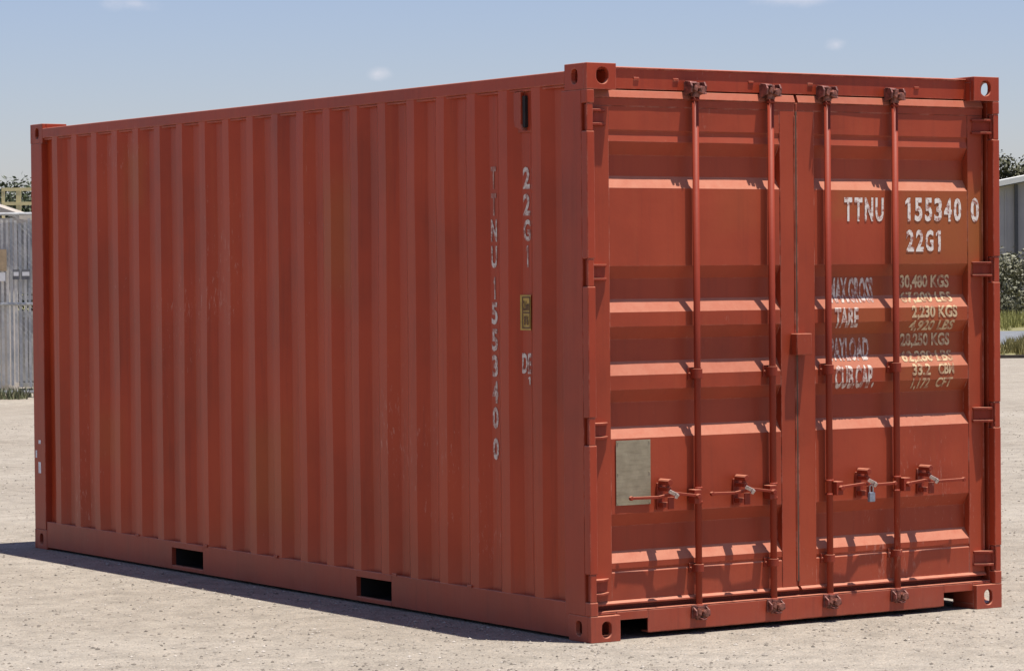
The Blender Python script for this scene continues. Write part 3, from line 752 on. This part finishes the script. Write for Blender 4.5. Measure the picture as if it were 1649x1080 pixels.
# privacy-slatted chain-link fence; local x along the fence
fl = site('chain_link_fence', -14, 42.2)
tag(fl, 'tall grey chain-link fence with upright slats at the left edge of the yard', 'fence')
FL, FHH = 18.5, 2.55
for i in range(8):
    mb = MB(); x = i * FL / 7; mb.tube((x, 0, 0), (x, 0, FHH + .06), .04, n=10); mb.tube((x, 0, FHH + .06), (x, 0, FHH + .10), .045, .01, n=10); mb.build('fence_post', M_mesh, fl)
for z in (FHH, 1.30, .08):
    mb = MB(); mb.tube((0, 0, z), (FL, 0, z), .022, n=8); mb.build('fence_rail', M_mesh, fl)
mb = MB(); rng = random.Random(5)
x = .08
while x < FL - .05:
    wv = .034 + .016 * rng.random(); top = FHH - .06 - .12 * rng.random() ** 3
    if 1.1 < x % 1.5 < 1.42 or rng.random() < .25: mb.box(x, x + wv, .030, .034, .12 + .1 * rng.random(), 1.285); mb.box(x, x + wv, .030, .034, 1.315, top)
    else: mb.box(x, x + wv, .030, .034, .12 + .1 * rng.random(), top)
    x += wv + .020 + (.05 * rng.random() if rng.random() < .12 else 0)
o = mb.build('privacy_slats', M_slat, fl); o['kind'] = 'stuff'
mb = MB(); s_ = .075; n = int(FL / s_); hN = FHH - .06
for i in range(-int(hN / s_), n):
    x0 = i * s_; a = max(0, -x0); b = min(hN, FL - x0)
    if b > a:
        mb.tube((x0 + a, -.028, .06 + a), (x0 + b, -.028, .06 + b), .0013, n=3); mb.tube((FL - x0 - a, -.034, .06 + a), (FL - x0 - b, -.034, .06 + b), .0013, n=3)
o = mb.build('wire_mesh', M_mesh, fl); o['kind'] = 'stuff'

# boards fixed to the fence
M_board = plain('tan_board', (.34, .25, .15), .7, 0, .2, 12); M_lab = plain('white_label', (.62, .62, .62), .5, 0, .1); M_frm = plain('dark_label_frame', (.13, .13, .135), .6)
for x0, x1, z0, z1, mm in ((6.74, 6.995, 1.76, 2.06, M_board), (6.72, 6.975, 1.62, 1.74, M_wht if False else M_lab)):
    mb = MB(); mb.box(x0, x1, -.052, -.040, z0, z1); mb.build('fence_board', mm, fl)
for x0, x1 in ((7.09, 7.16), (7.21, 7.31)):
    mb = MB(); mb.box(x0 - .012, x1 + .012, -.046, -.040, 1.64, 1.78); mb.build('label_frame', M_frm, fl)
    mb = MB(); mb.box(x0, x1, -.052, -.047, 1.69, 1.745); mb.build('label_plate', M_lab, fl)
# grey stillage bins behind the fence
M_bin = plain('grey_bin_metal', (.46, .46, .45), .5, .2, .35, 2.5)
def bin_(lat, dep, lvl, label, w_=1.35):
    t = empty('storage_bin', (*VP(lat, dep), lvl * 1.28), VANG); tag(t, label, 'storage bin', 'grey storage bins stacked behind the fence')
    mb = MB(); h = 1.12
    for i in range(9):
        x = i * w_ / 9; mb.box(x + .01, x + w_ / 9 - .03, -.02, .0, .16, h); 
    mb.box(0, w_, .0, 1.0, .14, h + .02); mb.build('bin_body', M_bin, t)
    for x in (0.0, w_ - .08):
        for y in (-.03, 1.001): mb = MB(); mb.box(x, x + .08, y, y + .05, 0, h + .08); mb.build('bin_leg', M_mesh, t)
    for z0, z1 in ((.06, .13), (h - .04, h + .06)): mb = MB(); mb.box(.08, w_ - .08, -.035, -.021, z0, z1); mb.build('bin_beam', M_mesh, t)
    return t
b1 = bin_(-9.6, 44.6, 0, 'grey ribbed metal bin on the ground behind the slatted fence, under another')
b2 = bin_(-8.15, 44.6, 0, 'grey ribbed metal bin on the ground by the fence, right of its twin')
bin_(-9.6, 44.6, 1, 'upper grey ribbed bin, stacked beneath the yellow railing')
bin_(-8.15, 44.6, 1, 'upper grey ribbed bin nearest the shipping container')

# tan cabin with a pale sloping roof
M_tan = plain('tan_cladding', (.46, .42, .37), .7, 0, .2, 3); M_rfw = plain('pale_roof_sheet', (.40, .35, .29), .5, 0, .12, 3)
cb = site('site_cabin', -10.75, 43.4); tag(cb, 'tan site cabin with pale sloping roof edge at the far left', 'cabin')
mb = MB(); mb.box(-4.0, 3.55, .0, .9, 0, 2.45); mb.build('cabin_wall', M_tan, cb)
mb = MB(); mb.prism([(-4.1, 3.18), (2.6, 2.98), (3.75, 2.58), (3.75, 2.50), (2.6, 2.86), (-4.1, 3.06)], 'y', -.15, 1.1); mb.build('cabin_roof', M_rfw, cb)
# yellow guard rail on a platform
M_yel = plain('cream_yellow_paint', (.66, .56, .27), .5, 0, .12, 4)
pf = site('guard_platform', -8.05, 47.4); tag(pf, 'raised platform with cream yellow guard rails showing over the fence', 'platform')
mb = MB(); mb.box(-.2, 4.6, 0, 1.6, 2.50, 2.60); mb.build('platform_deck', M_rfw, pf)
for i, x in enumerate((.12, .36, 1.6, 2.8, 4.0)):
    for y in ((0.05, 1.5) if i > 1 else (.05,)):
        mb = MB(); r = .022 if i == 0 else .036; mb.box(x - r, x + r, y, y + .06, 0.0 if i > 1 else 2.60, 3.02); mb.build('rail_post', M_yel, pf)
for z in (3.02, 2.80):
    mb = MB(); mb.box(.10, 4.4, .045, .105, z, z + .05); mb.build('guard_rail', M_yel, pf)
# steel drum legs
for i in range(4):
    mb = MB(); mb.box(-.15 + i * 1.5, -.05 + i * 1.5, .7, .8, 0, 2.5); mb.build('platform_leg', M_mesh, pf)

# weeds along the fence foot and grass tufts at right
def tufts(name, pts, hmin, hmax, mat, label, cat, seed, per=26):
    rng = random.Random(seed); vs = []; fs = []
    for (x, y) in pts:
        for k in range(per):
            an = rng.random() * 6.28; r = rng.random() * .16; h = hmin + (hmax - hmin) * rng.random(); px, py = x + r * math.cos(an), y + r * math.sin(an)
            lx, ly = (rng.random() - .5) * h * .8, (rng.random() - .5) * h * .8; w_ = .008 + .008 * rng.random(); n = len(vs)
            vs += [(px - w_, py, 0), (px + w_, py + w_, 0), (px + lx * .5 + w_ * .6, py + ly * .5, h * .6), (px + lx, py + ly, h), (px + lx * .5 - w_ * .6, py + ly * .5, h * .6)]
            fs.append((n, n + 1, n + 2, n + 3, n + 4))
    mb = MB(); mb.v = vs; mb.f = fs; o = mb.build(name, mat); tag(o, label, cat, kind='stuff'); return o
M_weed = leaf_mat('weed_green', (.08, .10, .05), (.22, .21, .12))
rng = random.Random(9)
tufts('weeds', [VP(-14 + 18 * rng.random(), 41.6 + .7 * rng.random() ** 2) for _ in range(260)], .04, .20, M_weed, 'low weeds growing along the foot of the slatted fence', 'weeds', 2)
tufts('grass', [VP(6.5 + 22 * rng.random(), 57.4 + 9 * rng.random()) for _ in range(900)], .08, .32, leaf_mat('dry_yellow_grass', (.14, .13, .045), (.32, .27, .11)), 'dry yellow green grass tufts between gravel yard and grey road', 'grass', 4)
tufts('grass', [VP(10 + 22 * rng.random(), 82.5 + 18 * rng.random()) for _ in range(900)], .10, .42, leaf_mat('lush_yellow_grass', (.17, .18, .045), (.38, .36, .13)), 'bright yellow green grass beyond the grey road, before the bushes', 'grass', 6)
# timber edging of the yard
M_tim = two_tone('dark_timber', (.035, .028, .022), (.09, .07, .055), 3)
mb = MB(); mb.box(0, 60, 0, .12, 0, .06)
ed = empty('timber_edging', (*VP(4, 56.9), 0), VANG); tag(ed, 'long dark timber edging between pale gravel and yellow grass', 'edging')
mb.build('timber_beam', M_tim, ed)

# ------------------------------------------------------------ background: right
M_wall = plain('grey_cladding', (.37, .35, .355), .6, 0, .08, 1)
M_gut = plain('dark_downpipe', (.06, .06, .065), .5)
bd = site('metal_shed', 14.0, 112); tag(bd, 'long grey metal shed with white roof edge behind the bushes', 'shed')
SL = .19; 
def roofz(x): return 3.95 + SL * (x) if x < 16 else 3.95 + SL * 16 - SL * (x - 16)
mb = MB(); wall = [(0, 0), (32, 0), (32, roofz(32)), (16, roofz(16)), (0, roofz(0))]
mb.prism(wall, 'y', 0, 30)
for i in range(80):
    x = .2 + i * .4; mb.box(x, x + .06, -.03, -.001, .1, roofz(x) - .12)
mb.build('shed_wall', M_wall, bd)
mb = MB(); mb.prism([(-.5, roofz(-.5) + .03), (16, roofz(16) + .03), (32.5, roofz(32.5) + .03), (32.5, roofz(32.5) + .24), (16, roofz(16) + .24), (-.5, roofz(-.5) + .24)], 'y', -.45, 30.4); mb.build('shed_roof', plain('white_roof_trim', (.75, .75, .71), .5, 0, .05), bd)
for x in (4.55, 10.8, 21, 27):
    mb = MB(); mb.box(x, x + .12, -.16, -.04, .2, roofz(x) - .02); mb.build('downpipe', M_gut, bd)
GB = 'grey green bushes in front of the shed'
BL = ['grey green bush before the shed, farthest left of the bushes', 'grey green shrub touching the right edge of the container, left of the downpipe', 'bushy grey green shrub half hiding the dark downpipe']
for i in range(12):
    lb = BL[i] if i < 3 else 'grey green bush in the row before the shed, right of the downpipe'
    t = tree(VP(13.4 + i * 1.9 + .4 * math.sin(i * 5), 104 + 1.2 * math.sin(i * 3)), 2.4 + .35 * math.sin(i * 2.3), 2.9, 40 + i, M_leafC, lb, GB, nl=4200, ls=.075, base=.02, name='bush', cat='bush')
GT = 'trees on the skyline beyond the yard'
tr = [(24.3, 150, 7.5, 5.5, M_leafB, 'olive tree with thin top just right of the container, behind the shed'), (27.2, 152, 7.3, 5.4, M_leafB, 'olive round tree above the white shed roof at the right edge'), (32, 150, 6.8, 6, M_leafA, 'dark tree beyond the shed, past the olive ones'),
      (38, 155, 7.4, 6, M_leafB, 'tall olive tree far right beyond the shed'), (45, 150, 6.6, 6, M_leafA, 'dark tree farthest right beyond the shed'), (18.5, 150, 5.2, 5, M_leafA, 'dark tree hidden behind the container at right'),
      (-14.4, 86, 4.25, 4.4, M_leafA, 'dark green tree behind the yellow guard rail'), (-17.6, 92, 3.9, 3.6, M_leafA, 'low dark green tree at the far left behind the cabin'), (-11.2, 90, 4.4, 4.4, M_leafB, 'olive tree behind the container, right of the guard rail'),
      (-22, 90, 4.4, 4.5, M_leafB, 'olive tree farthest left behind the cabin')]
for i, (lat, dep, h, wd, lf, lb) in enumerate(tr): tree(VP(lat, dep), h, wd, 80 + i, lf, lb, GT, nl=15000 if i in (0, 1, 6, 7) else 5000, ls=(.105 if dep > 100 else .065) * (1 if i in (0, 1, 6, 7) else 1.5), base=.10)
